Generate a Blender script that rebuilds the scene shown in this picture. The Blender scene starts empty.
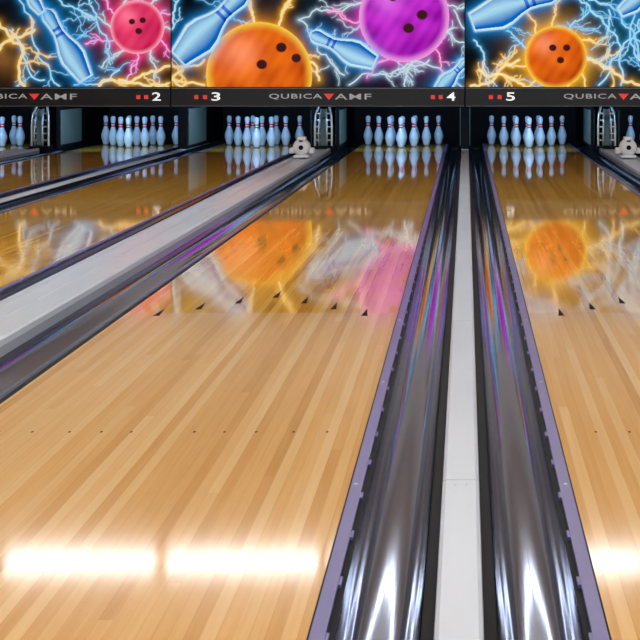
import bpy, bmesh, math, random
import numpy as np
from mathutils import Vector, Matrix
random.seed(4)
scene=bpy.context.scene
scene.view_settings.view_transform='Standard'
scene.view_settings.look='None'

# ---------------------------------------------------------------- helpers
def mat(name,col=(.8,.8,.8),rough=.5,metal=0,spec=.5,coat=0,emit=None,es=0,bump=None):
    m=bpy.data.materials.new(name); m.use_nodes=True
    b=m.node_tree.nodes['Principled BSDF']
    b.inputs['Base Color'].default_value=(*col,1)
    b.inputs['Roughness'].default_value=rough
    b.inputs['Metallic'].default_value=metal
    b.inputs['Specular IOR Level'].default_value=spec
    b.inputs['Coat Weight'].default_value=coat
    if emit:
        b.inputs['Emission Color'].default_value=(*emit,1); b.inputs['Emission Strength'].default_value=es
    nt=m.node_tree; N=nt.nodes; L=nt.links
    tc=N.new('ShaderNodeTexCoord'); mp=N.new('ShaderNodeMapping'); nz=N.new('ShaderNodeTexNoise')
    L.new(tc.outputs['Object'],mp.inputs[0]); L.new(mp.outputs[0],nz.inputs['Vector'])
    sc,st,var=bump if bump else ((8,8,8),0.0,0.06)
    mp.inputs['Scale'].default_value=sc
    nz.inputs['Scale'].default_value=1
    if var:
        mx=N.new('ShaderNodeMix'); mx.data_type='RGBA'
        mx.inputs[6].default_value=(*[c*(1-var) for c in col],1)
        mx.inputs[7].default_value=(*[min(1,c*(1+var)) for c in col],1)
        L.new(nz.outputs['Fac'],mx.inputs[0]); L.new(mx.outputs[2],b.inputs['Base Color'])
    if st:
        bp=N.new('ShaderNodeBump'); bp.inputs['Strength'].default_value=st; bp.inputs['Distance'].default_value=.01
        L.new(nz.outputs['Fac'],bp.inputs['Height']); L.new(bp.outputs[0],b.inputs['Normal'])
    return m

def link(o,parent=None):
    scene.collection.objects.link(o)
    if parent: o.parent=parent
    return o

def mesh_obj(name,verts,faces,mats,fm=None,smooth=None,parent=None):
    me=bpy.data.meshes.new(name); me.from_pydata(verts,[],faces)
    for m in (mats if isinstance(mats,list) else [mats]): me.materials.append(m)
    for i,p in enumerate(me.polygons):
        if fm: p.material_index=fm[i]
        if smooth is True: p.use_smooth=True
        elif smooth: p.use_smooth=smooth[i]
    bm=bmesh.new(); bm.from_mesh(me); bmesh.ops.recalc_face_normals(bm,faces=bm.faces)
    # split flat faces away from smooth ones so the shading normals of long faces stay true
    es=[e for e in bm.edges if len(e.link_faces)==2 and e.link_faces[0].smooth!=e.link_faces[1].smooth]
    if es: bmesh.ops.split_edges(bm,edges=es)
    bm.to_mesh(me); bm.free()
    me.update()
    return link(bpy.data.objects.new(name,me),parent)

class MB:
    """mesh builder gathering many parts in one mesh"""
    def __init__(s): s.v=[];s.f=[];s.m=[];s.s=[]
    def add(s,v,f,m=0,sm=False):
        o=len(s.v); s.v+=[tuple(p) for p in v]
        for q in f: s.f.append([i+o for i in q]); s.m.append(m); s.s.append(sm)
    def box(s,x0,x1,y0,y1,z0,z1,m=0,b=0):
        if b>0:
            bm=bmesh.new(); bmesh.ops.create_cube(bm,size=1)
            for v in bm.verts:
                v.co=Vector(((x0+x1)/2+v.co.x*(x1-x0),(y0+y1)/2+v.co.y*(y1-y0),(z0+z1)/2+v.co.z*(z1-z0)))
            bmesh.ops.bevel(bm,geom=bm.edges[:],offset=b,segments=3,affect='EDGES',profile=.5)
            bm.verts.ensure_lookup_table()
            s.add([v.co[:] for v in bm.verts],[[v.index for v in f.verts] for f in bm.faces],m,False); bm.free(); return
        s.add([(x0,y0,z0),(x1,y0,z0),(x1,y1,z0),(x0,y1,z0),(x0,y0,z1),(x1,y0,z1),(x1,y1,z1),(x0,y1,z1)],
              [(0,3,2,1),(4,5,6,7),(0,1,5,4),(1,2,6,5),(2,3,7,6),(3,0,4,7)],m)
    def prof(s,pts,y0,y1,m=0,smooth_n=0):
        n=len(pts)
        v=[(x,y0,z) for x,z in pts]+[(x,y1,z) for x,z in pts]; o=len(s.v); s.v+=v
        for i in range(n):
            j=(i+1)%n; s.f.append([o+i,o+j,o+n+j,o+n+i]); s.m.append(m); s.s.append(i<smooth_n)
        s.f.append([o+i for i in range(n)]); s.m.append(m); s.s.append(False)
        s.f.append([o+n+i for i in reversed(range(n))]); s.m.append(m); s.s.append(False)
    def tube(s,path,r,m=0,n=10):
        path=[Vector(p) for p in path]; o=len(s.v); prev=None
        for i,p in enumerate(path):
            d=(path[min(i+1,len(path)-1)]-path[max(i-1,0)]).normalized()
            a=d.orthogonal().normalized() if prev is None else (prev-d*prev.dot(d)).normalized()
            prev=a; b=d.cross(a)
            for k in range(n):
                t=2*math.pi*k/n; s.v.append(tuple(p+a*math.cos(t)*r+b*math.sin(t)*r))
        for i in range(len(path)-1):
            for k in range(n):
                s.f.append([o+i*n+k,o+i*n+(k+1)%n,o+(i+1)*n+(k+1)%n,o+(i+1)*n+k]); s.m.append(m); s.s.append(True)
        s.f.append([o+k for k in range(n)]); s.m.append(m); s.s.append(False)
        s.f.append([o+(len(path)-1)*n+k for k in range(n)]); s.m.append(m); s.s.append(False)
    def lathe(s,pr,c=(0,0,0),axis='z',m=0,n=24):
        o=len(s.v)
        for r,h in pr:
            for k in range(n):
                t=2*math.pi*k/n; a,b=r*math.cos(t),r*math.sin(t)
                p={'z':(a,b,h),'y':(a,h,b),'x':(h,a,b)}[axis]
                s.v.append((p[0]+c[0],p[1]+c[1],p[2]+c[2]))
        for i in range(len(pr)-1):
            for k in range(n):
                s.f.append([o+i*n+k,o+i*n+(k+1)%n,o+(i+1)*n+(k+1)%n,o+(i+1)*n+k]); s.m.append(m); s.s.append(True)
        s.f.append([o+k for k in range(n)]); s.m.append(m); s.s.append(False)
        s.f.append([o+(len(pr)-1)*n+k for k in range(n)]); s.m.append(m); s.s.append(False)
    def obj(s,name,mats,parent=None): return mesh_obj(name,s.v,s.f,mats,s.m,s.s,parent)

# ---------------------------------------------------------------- wood
def wood_mat(name,cols,rough=.05):
    m=bpy.data.materials.new(name); m.use_nodes=True
    nt=m.node_tree; N=nt.nodes; L=nt.links; b=N['Principled BSDF']
    def M(op,a,c=None):
        n=N.new('ShaderNodeMath'); n.operation=op
        for i,x in enumerate((a,c)):
            if x is None: continue
            if isinstance(x,(int,float)): n.inputs[i].default_value=x
            else: L.new(x,n.inputs[i])
        return n.outputs[0]
    tc=N.new('ShaderNodeTexCoord'); sx=N.new('ShaderNodeSeparateXYZ'); L.new(tc.outputs['Object'],sx.inputs[0])
    bx=M('DIVIDE',sx.outputs[0],.0277); fb=M('FLOOR',bx); fr=M('FRACT',bx)
    w1=N.new('ShaderNodeTexWhiteNoise'); w1.noise_dimensions='1D'; L.new(fb,w1.inputs['W'])
    yy=M('ADD',M('DIVIDE',sx.outputs[1],4.0),M('MULTIPLY',w1.outputs['Value'],7.0)); fy=M('FLOOR',yy)
    cb=N.new('ShaderNodeCombineXYZ'); L.new(fb,cb.inputs[0]); L.new(fy,cb.inputs[1])
    w2=N.new('ShaderNodeTexWhiteNoise'); w2.noise_dimensions='3D'; L.new(cb.outputs[0],w2.inputs['Vector'])
    mp=N.new('ShaderNodeMapping'); mp.inputs['Scale'].default_value=(90,2.2,1); L.new(tc.outputs['Object'],mp.inputs[0])
    nz=N.new('ShaderNodeTexNoise'); nz.inputs['Scale'].default_value=1; nz.inputs['Detail'].default_value=4; L.new(mp.outputs[0],nz.inputs['Vector'])
    f=M('ADD',M('ADD',M('MULTIPLY',w2.outputs['Value'],.36),M('MULTIPLY',w1.outputs['Value'],.28)),M('MULTIPLY',nz.outputs['Fac'],.40))
    cr=N.new('ShaderNodeValToRGB'); L.new(f,cr.inputs[0])
    e=cr.color_ramp.elements; e[0].position=.12; e[0].color=(*cols[0],1); e[1].position=.9; e[1].color=(*cols[2],1)
    k=e.new(.5); k.color=(*cols[1],1)
    edge=M('LESS_THAN',fr,.05)
    mx=N.new('ShaderNodeMix'); mx.data_type='RGBA'; mx.blend_type='MULTIPLY'
    L.new(M('MULTIPLY',edge,.25),mx.inputs[0]); L.new(cr.outputs[0],mx.inputs[6]); mx.inputs[7].default_value=(.45,.3,.15,1)
    L.new(mx.outputs[2],b.inputs['Base Color'])
    b.inputs['Roughness'].default_value=rough
    b.inputs['Specular IOR Level'].default_value=.5
    mp2=N.new('ShaderNodeMapping'); mp2.inputs['Scale'].default_value=(14,2,1); L.new(tc.outputs['Object'],mp2.inputs[0])
    n2=N.new('ShaderNodeTexNoise'); n2.inputs['Scale'].default_value=1; L.new(mp2.outputs[0],n2.inputs['Vector'])
    bp=N.new('ShaderNodeBump'); bp.inputs['Strength'].default_value=.012; bp.inputs['Distance'].default_value=.003
    L.new(n2.outputs['Fac'],bp.inputs['Height']); L.new(bp.outputs[0],b.inputs['Normal'])
    return m
maple=wood_mat('maple_boards',[(.56,.27,.065),(.74,.42,.14),(.84,.56,.26)],.08)
pine=wood_mat('pine_boards',[(.56,.24,.025),(.78,.40,.055),(.88,.54,.12)],.045)

gutter_m=mat('gutter_metal',(.31,.36,.49),.085,.95,.5,bump=((60,.3,1),.02,.05))
gutter_dark=mat('gutter_lip',(.005,.005,.007),.5,0,.06)
strip_m=mat('white_capping',(.60,.66,.74),.25,0,.5,bump=((10,1.5,10),.02,.05))
cap_grey=mat('grey_capping',(.32,.34,.39),.25)
purple=mat('purple_trim',(.13,.11,.31),.3,0,.5)
steel=mat('steel',(.6,.62,.64),.3,.9)
black=mat('black_paint',(.005,.005,.007),.5,0,.1)
blackg=mat('black_gloss',(.010,.011,.015),.2,0,.3)
darkm=mat('dark_marker',(.02,.008,.004),.8,0,.05)
kick_side=mat('kickback_grey',(.13,.19,.18),.5)
white_m=mat('white_plastic',(.9,.92,.95),.3)
paint=mat('ceiling_paint',(.84,.87,.90),.9)
wallp=mat('wall_paint',(.84,.84,.84),.9)
concrete=mat('concrete',(.1,.1,.1),.9)
red=mat('red_print',(.6,.02,.02),.4,emit=(1,.05,.04),es=.5)
txt=mat('grey_print',(.5,.5,.5),.4,emit=(1,1,1),es=.14)
wht=mat('white_print',(.9,.9,.9),.4,emit=(1,1,1),es=.7)

Y0,Y1=1.92,21.3
PIT=22.4
SPL=Y0+4.55
# ---------------------------------------------------------------- lanes
W=1.08; NG=.26; WG=.36
lanes=[]
for c in (-5.1,-1.7,1.7,5.1):
    lanes+= [(c-WG-W,c-WG),(c+WG,c+WG+W)]
for (a,b) in lanes:
    mb=MB(); mb.box(a,b,Y0,SPL,-.10,0,0); mb.box(a,b,SPL,Y1,-.10,0,1)
    lo=mb.obj('bowling_lane',[maple,pine])
    cx=(a+b)/2
    mk=MB()
    for k in range(-3,4):
        x=cx+k*.137; y=7.0-.17*abs(k)
        mk.add([(x-.013,y-.10,.0006),(x+.013,y-.10,.0006),(x,y+.10,.0006)],[(0,1,2)])
    for k in (-.44,-.35,-.25,-.165,-.085,.085,.165,.25,.35,.44):
        x=cx+k; y=4.34
        mk.add([(x+.004*math.cos(t*math.pi/5),y+.010*math.sin(t*math.pi/5),.0006) for t in range(10)],[list(range(10))])
    mk.obj('lane_markers',darkm,lo)
    d=MB(); d.box(a,b,Y1+.0,Y1+.05,-.1,-.004,0); d.obj('tail_plank',black,lo)

def gutter(name,xa,xb,depth=.08):
    n=40; pts=[]
    for i in range(n+1):
        t=math.pi*i/n
        pts.append(((xa+xb)/2-(xb-xa)/2*math.cos(t),-.004-depth*math.sin(t)**.85))
    pts+= [(xb,-.105),(xa,-.105)]
    mb=MB(); mb.prof(pts,Y0,Y1+.05,0,n)
    return mb.obj(name,gutter_m)

def trim(xa,xb,m,s):
    mb=MB(); d=.014
    pa,pb=(xa,xb-d) if s>0 else (xa+d,xb)
    mb.box(pa+.004,pb,Y0,Y1,-.105,.003,0) if s>0 else mb.box(pa,pb-.004,Y0,Y1,-.105,.003,0)
    if s>0: mb.box(xa,xa+.004,Y0,Y1,-.105,.001,1); mb.box(pb,xb,Y0,Y1,-.105,-.006,1)
    else: mb.box(xb-.004,xb,Y0,Y1,-.105,.001,1); mb.box(xa,pa,Y0,Y1,-.105,-.006,1)
    y=Y0+.2
    while y<Y1:
        q=pb if s>0 else pa
        mb.box(min(q,q+s*.006),max(q,q+s*.006),y,y+.05,-.02,.001,0)
        y+=.31
    y=Y0+.62
    while y<Y1:
        mb.lathe([(.005,.003),(.005,.005),(.002,.006)],((pa+pb)/2,y,0),m=2,n=10); y+=1.24
    mb.obj('lane_edge_trim',[m,gutter_dark,steel])

for c in (-6.8,-3.4,0,3.4,6.8):
    for s in (-1,1):
        t0,t1=c+s*NG,c+s*(NG-.045)
        trim(min(t0,t1),max(t0,t1),purple,-s)
        g0,g1=c+s*(NG-.045),c+s*.068
        gutter('lane_gutter',min(g0,g1),max(g0,g1))
    mb=MB()
    mb.box(c-.067,c+.067,Y0,Y1,-.105,-.012,1)
    mb.box(c-.043,c+.043,Y0,Y1,-.012,.006,1)
    pts=[(c-.043,.006),(c-.041,.013),(c-.034,.017),(c+.034,.017),(c+.041,.013),(c+.043,.006)]
    y=Y0-.55
    while y<Y1-.1:
        y2=min(y+2.4,Y1); mb.prof(pts,max(y,Y0),y2-.006,0); y=y2
    y=Y0+1.8
    while y<Y1:
        for q in (-.012,.012): mb.lathe([(.003,.017),(.003,.018),(.001,.0185)],(c+q,y,0),m=2,n=10)
        y+=2.4
    mb.obj('gutter_divider',[strip_m,gutter_dark,steel])

for c in (-5.1,-1.7,1.7,5.1):
    trim(c-WG,c-WG+.045,purple,1)
    mb=MB(); mb.box(c+WG-.02,c+WG,Y0,Y1,-.105,.0,0); mb.obj('lane_edge_trim',[gutter_dark])
    gutter('lane_gutter',c-WG+.045,c-.135); gutter('lane_gutter',c+.135,c+WG-.02)
    mb=MB()
    mb.box(c-.134,c+.134,Y0,18.9,-.105,.03,1)
    pts=[(c-.133,.03),(c-.133,.052),(c-.125,.058),(c-.105,.058),(c-.098,.046),(c-.02,.046),(c-.015,.040),(c-.005,.040),(c,.046),
         (c+.098,.046),(c+.105,.058),(c+.125,.058),(c+.133,.052),(c+.133,.03)]
    y=Y0
    while y<18.8:
        y2=min(y+3.0,18.9); mb.prof(pts,y,y2-.004,0); y=y2
    mb.obj('ball_return_capping',[strip_m,cap_grey])

# ---------------------------------------------------------------- pins
pin_m=bpy.data.materials.new('pin_plastic'); pin_m.use_nodes=True
nt=pin_m.node_tree; N=nt.nodes; L=nt.links; b=N['Principled BSDF']
tc=N.new('ShaderNodeTexCoord'); sx=N.new('ShaderNodeSeparateXYZ'); L.new(tc.outputs['Object'],sx.inputs[0])
cr=N.new('ShaderNodeValToRGB'); cr.color_ramp.interpolation='CONSTANT'; 
mm=N.new('ShaderNodeMath'); mm.operation='DIVIDE'; mm.inputs[1].default_value=.381; L.new(sx.outputs[2],mm.inputs[0]); L.new(mm.outputs[0],cr.inputs[0])
wc=(.62,.76,.95,1); rc=(.80,.02,.04,1)  # wc: white plastic with the blue pit lighting tinted into its colour
e=cr.color_ramp.elements; e[0].position=0; e[0].color=(.3,.35,.45,1); e[1].position=.03; e[1].color=wc
for p,c in ((.635,rc),(.68,wc),(.72,rc),(.765,wc)):
    q=e.new(p); q.color=c
L.new(cr.outputs[0],b.inputs['Base Color']); b.inputs['Roughness'].default_value=.2
prof=[(.0,0),(.0258,0),(.0285,.004),(.036,.019),(.0455,.05),(.053,.075),(.0595,.1),(.0605,.1143),(.0595,.13),(.0555,.15),(.049,.172),(.040,.195),(.031,.219),(.0255,.237),(.0232,.254),(.0238,.275),(.0265,.300),(.0300,.322),(.0322,.343),(.0310,.358),(.0260,.371),(.0170,.3785),(.006,.381)]
mb=MB(); mb.lathe(prof[1:],n=28)
pin_me=None
for (a,bb) in lanes:
    cx=(a+bb)/2
    for r in range(4):
        for i in range(r+1):
            x=cx+(i-r/2)*.3048; y=20.21+r*.264
            if pin_me is None:
                o=mb.obj('bowling_pin',[pin_m]); pin_me=o.data
            else: o=link(bpy.data.objects.new('bowling_pin',pin_me))
            o.location=(x,y,.0005)

# ---------------------------------------------------------------- pin deck surroundings
for i,c in enumerate((-6.8,-3.4,0,3.4,6.8)):
    mb=MB(); mb.box(c-.055,c+.055,19.5,PIT,.021,.82,0)
    for s in (-1,1): mb.box(c+s*.055,c+s*.063,19.6,20.9,.06,.5,1) if s>0 else mb.box(c-.063,c-.055,19.6,20.9,.06,.5,1)
    mb.obj('kickback_wall',[black,kick_side])
for c in (-5.1,-1.7,1.7,5.1):
    mb=MB()
    for s in (-1,1):
        mb.box(c+s*.15-.02,c+s*.15+.02,19.7,PIT,.0,.82,0)
        mb.box(c+s*.15-.028,c+s*.15+.028,19.75,20.8,.06,.48,1)
    mb.obj('kickback_wall',[black,kick_side])
    mb=MB()
    mb.box(c-.12,c+.12,19.35,19.6,.0,.06,0,.01)
    for s in (-1,1):
        mb.tube([(c+s*.10,19.45,.05),(c+s*.10,19.45,.3),(c+s*.09,19.47,.42),(c+s*.06,19.55,.55)],.014,1)
        mb.tube([(c+s*.045,19.4,.05),(c+s*.05,19.36,.2),(c+s*.045,19.38,.34),(c+s*.03,19.5,.5)],.010,1)
    for z in (.12,.2,.28,.36,.44): mb.box(c-.10,c+.10,19.46,19.475,z,z+.016,1)
    mb.box(c-.035,c+.035,19.42,19.5,.06,.4,2,.012)
    mb.lathe([(.05,-.03),(.06,-.02),(.06,.02),(.05,.03)],(c,19.44,.44),'x',2,20)
    mb.obj('ball_lift',[black,steel,kick_side])
    mb=MB(); y=16.9
    mb.box(c-.08,c+.08,y-.10,y+.12,.058,.085,0,.01)
    mb.lathe([(.03,-.10),(.07,-.095),(.088,-.07),(.092,0),(.085,.07),(.05,.10)],(c,y,.165),'y',0,28)
    mb.lathe([(.018,-.115),(.024,-.11),(.024,-.09)],(c,y,.165),'y',1,20)
    mb.box(c-.13,c-.075,y-.05,y+.06,.10,.16,0,.012); mb.box(c+.075,c+.13,y-.05,y+.06,.10,.16,0,.012)
    mb.box(c-.045,c+.045,y-.06,y+.07,.24,.275,0,.012)
    mb.box(c-.02,c+.02,y-.105,y-.09,.225,.24,1)
    mb.obj('pin_camera_housing',[white_m,black])

# ---------------------------------------------------------------- masking units (printed art)
S=86.4; MY=18.75; HC=.97; VY=70
ZB=.775; ZT=1.91
def noise1(U,V,s):
    return (np.sin(U*.11+s)+np.sin(V*.15+s*2.1+U*.05)+np.sin((U-V)*.09+s*.7+2*np.sin(V*.05+s))+np.sin(U*.31+V*.2+s))/4
def seg_dist(U,V,p,q):
    px,py=p;qx,qy=q; dx,dy=qx-px,qy-py; l=dx*dx+dy*dy+1e-9
    t=np.clip(((U-px)*dx+(V-py)*dy)/l,0,1)
    return np.hypot(U-px-t*dx,V-py-t*dy)
def bolt(C,U,V,p,q,col,w=.7,j=.16,rnd=random,depth=0,glow=2.3,amp=.7):
    pts=[p,q]
    for it in range(4):
        n=[pts[0]]
        for a,b_ in zip(pts,pts[1:]):
            l=math.hypot(b_[0]-a[0],b_[1]-a[1]); o=rnd.uniform(-1,1)*j*l*1.3
            mx=((a[0]+b_[0])/2-(b_[1]-a[1])/max(l,1e-6)*o,(a[1]+b_[1])/2+(b_[0]-a[0])/max(l,1e-6)*o)
            n+=[mx,b_]
        pts=n
    x0=min(a[0] for a in pts)-12;x1=max(a[0] for a in pts)+12;y0=min(a[1] for a in pts)-12;y1=max(a[1] for a in pts)+12
    k=np.where((U>x0)&(U<x1)&(V>y0)&(V<y1))[0]
    if len(k)==0: return
    d=np.full(len(k),1e9)
    for a,b_ in zip(pts,pts[1:]): d=np.minimum(d,seg_dist(U[k],V[k],a,b_))
    g=(np.exp(-(d/glow)**1.2)*amp)[:,None]
    C[k]=C[k]*(1-g)+g*(np.array(col)+C[k]*.3)
    c=(np.clip(1.2-d/w,0,1)*(.95 if depth==0 else .6))[:,None]
    hot=np.clip(np.array(col)*.9+.55,0,1)
    C[k]=C[k]*(1-c)+c*hot
    if depth<2:
        for _ in range(2):
            a=rnd.choice(pts[2:-2]); ang=math.atan2(q[1]-p[1],q[0]-p[0])+rnd.uniform(-1,1)
            L_=math.hypot(q[0]-p[0],q[1]-p[1])*.4
            bolt(C,U,V,a,(a[0]+math.cos(ang)*L_,a[1]+math.sin(ang)*L_),col,w*.7,j,rnd,depth+1,glow*.65,amp*.65)
def web(C,U,V,rnd,x0,x1,n,col):
    for _ in range(n):
        x=rnd.uniform(x0,x1); y=rnd.uniform(-16,80); a=rnd.uniform(0,6.28); l=rnd.uniform(25,50)
        bolt(C,U,V,(x,y),(x+math.cos(a)*l,y+math.sin(a)*l),col,.55,.18,rnd,1,1.6,.55)
def glow(C,U,V,x,y,r,sig,col):
    d=np.maximum(np.hypot(U-x,V-y)-r,0); C+=np.exp(-(d/sig))[:,None]*np.array(col)
def ball(C,U,V,x,y,r,base,dark,rim,s,holes):
    d=np.hypot(U-x,V-y)/r
    k=d<1
    n=noise1(U*1.6,V*1.6,s)*.5+.5
    n=np.clip(n*.75+ .45*(1-np.hypot(U-x+r*.3,V-y+r*.35)/r),0,1)[:,None]
    col=np.array(dark)*(1-n)+np.array(base)*n
    hl=np.exp(-((U-x+r*.35)**2+(V-y+r*.42)**2)/(r*.3)**2)[:,None]
    col=col+hl*.12
    e=np.clip((d-.82)/.18,0,1)[:,None]**1.5
    col=col*(1-e)+np.array(rim)*e
    C[k]=col[k]
    for hx,hy,hr in holes:
        dd=np.hypot((U-x-hx*r),(V-y-hy*r)*1.1)
        m_=np.clip((hr*r-dd)/1.2+.5,0,1)[:,None]; C[:]=C*(1-m_)+m_*np.array([.05,.01,.01])
PP=[(0,.0),(.0,.09),(.05,.10),(.30,.158),(.42,.14),(.55,.09),(.66,.062),(.76,.066),(.9,.085),(.96,.07),(1.0,.02)]
def pinart(C,U,V,bx,by,tx,ty,fat=1.0):
    L_=math.hypot(tx-bx,ty-by); dx,dy=(tx-bx)/L_,(ty-by)/L_
    t=((U-bx)*dx+(V-by)*dy)/L_; w=(-(U-bx)*dy+(V-by)*dx)/L_/fat
    rad=np.interp(t,[p[0] for p in PP[1:]],[p[1] for p in PP[1:]])
    tt=np.clip(t,0,1); out=np.hypot((np.abs(w)-rad).clip(0)*fat,(t-tt))*L_
    g=np.exp(-out/4)[:,None]; C[:]=C*(1-g)+g*np.array([.01,.35,.95])
    g=np.exp(-(out/1.7)**2)[:,None]; C[:]=C*(1-g)+g*np.array([.65,.95,1.])
    ins=(t>=0)&(t<=1)&(np.abs(w)<rad*.93)
    q=np.clip(w/np.maximum(rad,1e-4),-1,1)
    sh=np.clip(1-np.abs(q+.3)*1.0,0,1)[:,None]
    col=np.array([.0,.14,.55])*(1-sh)+np.array([.42,.78,1.])*sh
    band=((t>.62)&(t<.66))|((t>.70)&(t<.74))
    col[band]=col[band]*np.array([.15,.3,.8])
    C[ins]=col[ins]

art_m=bpy.data.materials.new('artwork_print'); art_m.use_nodes=True
nt=art_m.node_tree; b=nt.nodes['Principled BSDF']; at=nt.nodes.new('ShaderNodeAttribute'); at.attribute_name='print'
nt.links.new(at.outputs['Color'],b.inputs['Base Color']); nt.links.new(at.outputs['Color'],b.inputs['Emission Color'])
b.inputs['Emission Strength'].default_value=.62; b.inputs['Roughness'].default_value=.7; b.inputs['Specular IOR Level'].default_value=.05

def art_panel(idx,draw):
    cx=-1.7+3.4*idx
    xs=np.linspace(cx-1.695,cx+1.695,620); zs=np.linspace(ZB,ZT,204)
    X,Z=np.meshgrid(xs,zs); nx,nz=len(xs),len(zs)
    U=(X.ravel()-cx)*S+319; V=VY-(Z.ravel()-HC)*S
    C=np.zeros((U.size,3))
    n=np.clip(noise1(U*.6,V*.6,idx*3.),0,1)[:,None]
    C+=n*np.array([.005,.018,.035])+.001
    draw(C,U,V,random.Random(11+idx))
    C=np.clip(C,0,1)
    me=bpy.data.meshes.new('masking_panel')
    co=np.stack([X.ravel(),np.full(U.size,MY),Z.ravel()],1).ravel()
    me.vertices.add(U.size); me.vertices.foreach_set('co',co)
    i=np.arange((nx-1)*(nz-1)); r=i//(nx-1); c=i%(nx-1); a=r*nx+c
    q=np.stack([a,a+1,a+nx+1,a+nx],1).ravel()
    me.loops.add(q.size); me.loops.foreach_set('vertex_index',q)
    me.polygons.add(len(i)); me.polygons.foreach_set('loop_start',i*4)
    me.update(calc_edges=True); me.validate()
    at=me.color_attributes.new('print','FLOAT_COLOR','POINT')
    at.data.foreach_set('color',np.concatenate([C,np.ones((U.size,1))],1).ravel().astype(np.float32))
    me.materials.append(art_m)
    par=MB(); par.box(cx-1.7,cx+1.7,MY+.004,MY+.06,ZB,ZT+.01,0)
    par.box(cx-1.7,cx-1.694,MY-.006,MY+.004,ZB,ZT+.01,0); par.box(cx+1.694,cx+1.7,MY-.006,MY+.004,ZB,ZT+.01,0)
    par.box(cx-1.7,cx+1.7,MY-.006,MY+.004,ZT,ZT+.012,0)
    p=par.obj('masking_unit',[black])
    link(bpy.data.objects.new('printed_artwork',me),p)

CY=(.03,.38,.80); YE=(.90,.45,.02); PK=(.8,.12,.5); WH=(.30,.5,.68)
OR=((1,.20,.01),(.45,.05,.002),(1,.66,.06))
def drawA(C,U,V,r):   # lanes 3-4
    glow(C,U,V,258,72,50,6,(.6,.22,.02)); glow(C,U,V,404,18,44,7,(.5,.05,.45)); glow(C,U,V,340,45,10,20,(.0,.03,.08))
    r2=random.Random(5); web(C,U,V,r2,300,468,14,WH); web(C,U,V,r2,168,230,4,CY)
    for a in ((375,0,300,20),(300,20,345,75),(365,55,470,88),(455,10,468,80),(350,85,430,60)):
        bolt(C,U,V,a[:2],a[2:],WH,rnd=r)
    for a in ((205,60,172,85),(255,22,240,-12),(300,45,320,80),(280,25,300,-10),(205,85,120,66)): bolt(C,U,V,a[:2],a[2:],YE,1.3,rnd=r,glow=3)
    for k in range(11):
        t=k*2*math.pi/11+.2; bolt(C,U,V,(404+44*math.cos(t),18+44*math.sin(t)),(404+70*math.cos(t+.2),18+70*math.sin(t+.2)),PK if k%2 else WH,rnd=r)
    bolt(C,U,V,(440,85),(462,60),CY,1.2,rnd=r); bolt(C,U,V,(172,30),(180,-14),CY,1.2,rnd=r)
    ball(C,U,V,260,75,53,*OR,1.3,[(.42,-.52,.10),(.70,-.32,.09),(.05,-.2,.10)])
    ball(C,U,V,405,17,45,(.66,.04,.80),(.26,.0,.36),(1,.40,.9),2.2,[(-.25,-.45,.11),(.25,-.55,.11),(.40,-.05,.12),(.1,.25,.12)])
    pinart(C,U,V,180,58,246,-8,1.15)
    pinart(C,U,V,375,62,312,34,1.1)
    pinart(C,U,V,438,92,468,60,1.1)
def drawB(C,U,V,r):   # lanes 1-2
    o=294
    glow(C,U,V,138+o,27,27,8,(.8,.04,.16)); glow(C,U,V,60+o,40,10,18,(.0,.04,.10)); glow(C,U,V,5+o,60,4,10,(.2,.08,.01))
    r2=random.Random(6); web(C,U,V,r2,290,460,12,CY)
    for k in range(12):
        t=k*2*math.pi/12; bolt(C,U,V,(138+o+27*math.cos(t),27+27*math.sin(t)),(138+o+54*math.cos(t+.2),27+54*math.sin(t+.2)),PK if k%2 else WH,rnd=r)
    for a in ((20,0,60,86),(90,0,110,60),(10,30,45,80),(60,0,95,20),(75,85,120,70)): bolt(C,U,V,(a[0]+o,a[1]),(a[2]+o,a[3]),CY,.9,rnd=r)
    for a in ((-5,20,25,86),(0,50,35,30),(100,86,170,66),(120,80,168,84)): bolt(C,U,V,(a[0]+o,a[1]),(a[2]+o,a[3]),YE,1.5,rnd=r,glow=3)
    ball(C,U,V,138+o,27,27,(1.,.08,.22),(.5,.0,.07),(1,.45,.6),3.1,[(-.2,-.2,.12),(.2,-.25,.12),(.05,.15,.13)])
    pinart(C,U,V,86+o,78,46+o,10,.95); pinart(C,U,V,42+o,12,22+o,-16,1)
    ball(C,U,V,235,60,50,*OR,1.3,[(.15,-.28,.11),(.42,-.1,.11),(.08,.12,.12)])
def drawC(C,U,V,r):   # lanes 5-6
    o=-294
    glow(C,U,V,557+o,57,31,8,(.75,.38,.03)); glow(C,U,V,515+o,14,10,16,(.0,.04,.10)); glow(C,U,V,620+o,40,6,20,(.0,.04,.06))
    r2=random.Random(7); web(C,U,V,r2,290,400,8,CY); web(C,U,V,r2,172,290,5,CY)
    for k in range(11):
        t=k*2*math.pi/11; bolt(C,U,V,(557+o+31*math.cos(t),57+31*math.sin(t)),(557+o+56*math.cos(t+.2),57+56*math.sin(t+.2)),YE if k%3 else CY,.8,rnd=r)
    for a in ((590,0,640,60),(600,85,640,20),(610,10,622,85),(560,0,610,30),(475,40,490,86),(640,0,655,80)): bolt(C,U,V,(a[0]+o,a[1]),(a[2]+o,a[3]),CY,1.0,rnd=r)
    for a in ((472,86,520,60),(480,70,525,85),(585,60,640,85)): bolt(C,U,V,(a[0]+o,a[1]),(a[2]+o,a[3]),YE,1.5,rnd=r,glow=3)
    ball(C,U,V,557+o,57,31,*OR,4.3,[(-.1,-.3,.12),(.35,-.3,.12),(.15,.1,.12)])
    pinart(C,U,V,474+o,22,558+o,-8,1.1); pinart(C,U,V,622+o,12,660+o,-14,1.1)
    ball(C,U,V,700+o,30,40,(.62,.06,.72),(.22,.0,.28),(.95,.45,.85),2.2,[(.15,-.28,.11),(.42,-.1,.11),(.08,.12,.12)])
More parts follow.
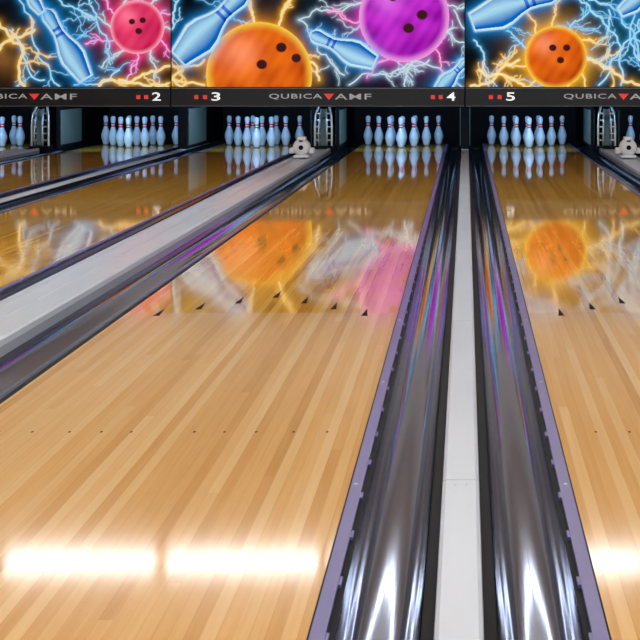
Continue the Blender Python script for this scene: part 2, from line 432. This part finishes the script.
art_panel(0,drawA); art_panel(-1,drawB); art_panel(1,drawC); art_panel(2,drawA)

def text(s,x0,x1,z0,z1,m,par,off=.0008):
    cu=bpy.data.curves.new('t','FONT'); cu.body=s; cu.size=.1; cu.extrude=.002; cu.offset=off; cu.space_character=1.12
    o=link(bpy.data.objects.new('lettering',cu)); bpy.context.view_layer.update()
    bb=[Vector(c) for c in o.bound_box]
    ax,bx=min(v.x for v in bb),max(v.x for v in bb); ay,by=min(v.y for v in bb),max(v.y for v in bb)
    sx_=(x1-x0)/(bx-ax); sy=(z1-z0)/(by-ay)
    o.rotation_euler=(math.pi/2,0,0); o.scale=(sx_,sy,1)
    o.location=(x0-ax*sx_,MY-.055,z0-ay*sy); cu.materials.append(m); o.parent=par
num=1
for c in (-5.1,-1.7,1.7,5.1):
    mb=MB(); mb.box(c-1.697,c+1.697,MY-.05,MY+.12,.545,ZB-.002,0,.008)
    mb.box(c-1.69,c+1.69,MY-.053,MY-.049,.757,.764,1); mb.box(c-1.69,c+1.69,MY-.053,MY-.049,.552,.556,1)
    p=mb.obj('lane_number_sign',[blackg,cap_grey])
    z=.63
    text('QUBICA',c-.56,c+.05,z,z+.066,txt,p); text('AMF',c+.20,c+.62,z,z+.066,txt,p)
    t=MB(); t.add([(c+.07,MY-.056,z+.066),(c+.19,MY-.056,z+.066),(c+.13,MY-.056,z-.005)],[(0,1,2)])
    for s,d in ((-1,(-1.40,-1.30)),(1,(1.33,1.42))):
        for q in d: t.box(c+q-.023,c+q+.023,MY-.056,MY-.05,z+.005,z+.05,0)
    t.obj('red_marks',red,p)
    text(str(num),c-1.225,c-1.125,z-.014,z+.082,wht,p,.001); text(str(num+1),c+1.49,c+1.59,z-.014,z+.082,wht,p,.001); num+=2

# ---------------------------------------------------------------- room
def slab(name,x0,x1,y0,y1,z0,z1,m):
    mb=MB(); mb.box(x0,x1,y0,y1,z0,z1,0); return mb.obj(name,[m])
XW=7.15
slab('floor',-XW,XW,-6,PIT+.1,-.2,-.105,concrete)
slab('floor_approach',-XW,XW,-6,Y0-.03,-.105,0,maple)
slab('foul_line',-XW,XW,Y0-.03,Y0,-.105,.0005,darkm)
slab('wall_left',-XW-.1,-XW,-6,PIT+.2,-.2,3.2,wallp)
slab('wall_right',XW,XW+.1,-6,PIT+.2,-.2,3.2,wallp)
slab('wall_back',-XW,XW,PIT+.1,PIT+.2,-.2,3.1,black)
slab('wall_bulkhead',-XW,XW,MY+.07,MY+.15,ZT+.01,3.1,wallp)
slab('pit_curtain',-XW,XW,PIT,PIT+.06,-.1,1.5,black)
slab('ceiling',-XW-.1,XW+.1,-6,PIT+.2,3.1,3.2,paint)

tube_m=mat('fluorescent_glow',(1,1,1),.5,emit=(.93,.97,1.0),es=9.8)
for y in (12.65,8.2,4.6,1.0,-2.5):
    for k in range(-4,7):
        x=-1.725+k*1.255
        if abs(x)>6.4: continue
        mb=MB(); mb.box(x-.585,x+.585,y-.11,y+.11,2.83,2.90,1,.01); mb.box(x-.60,x+.60,y-.12,y+.12,2.90,2.925,0)
        for q in (-.4,.4): mb.tube([(x+q,y,2.92),(x+q,y,3.1)],.006,0,8)
        for q in (-.60,.585): mb.box(x+q,x+q+.015,y-.115,y+.115,2.825,2.9,0)
        mb.obj('ceiling_light',[white_m,tube_m])

for (a,bb) in lanes:
    ld=bpy.data.lights.new('pin_light','AREA'); ld.shape='RECTANGLE'; ld.size=.95; ld.size_y=.1; ld.energy=15; ld.color=(.38,.66,1)
    o=link(bpy.data.objects.new('pin_light',ld)); o.location=((a+bb)/2,19.3,.72)
    d=Vector(((a+bb)/2,20.8,.2))-o.location; o.rotation_euler=d.to_track_quat('-Z','Y').to_euler()

w=bpy.data.worlds.new('world'); scene.world=w; w.use_nodes=True
w.node_tree.nodes['Background'].inputs[0].default_value=(.92,.96,1,1); w.node_tree.nodes['Background'].inputs[1].default_value=1.0

cam=bpy.data.cameras.new('camera'); cam.sensor_width=36; cam.lens=1620/640*36
cam.shift_x=(320-466)/640; cam.shift_y=-(320-VY)/640
co=link(bpy.data.objects.new('camera',cam)); co.location=(.012,0,HC); co.rotation_euler=(math.pi/2,0,0)
scene.camera=co
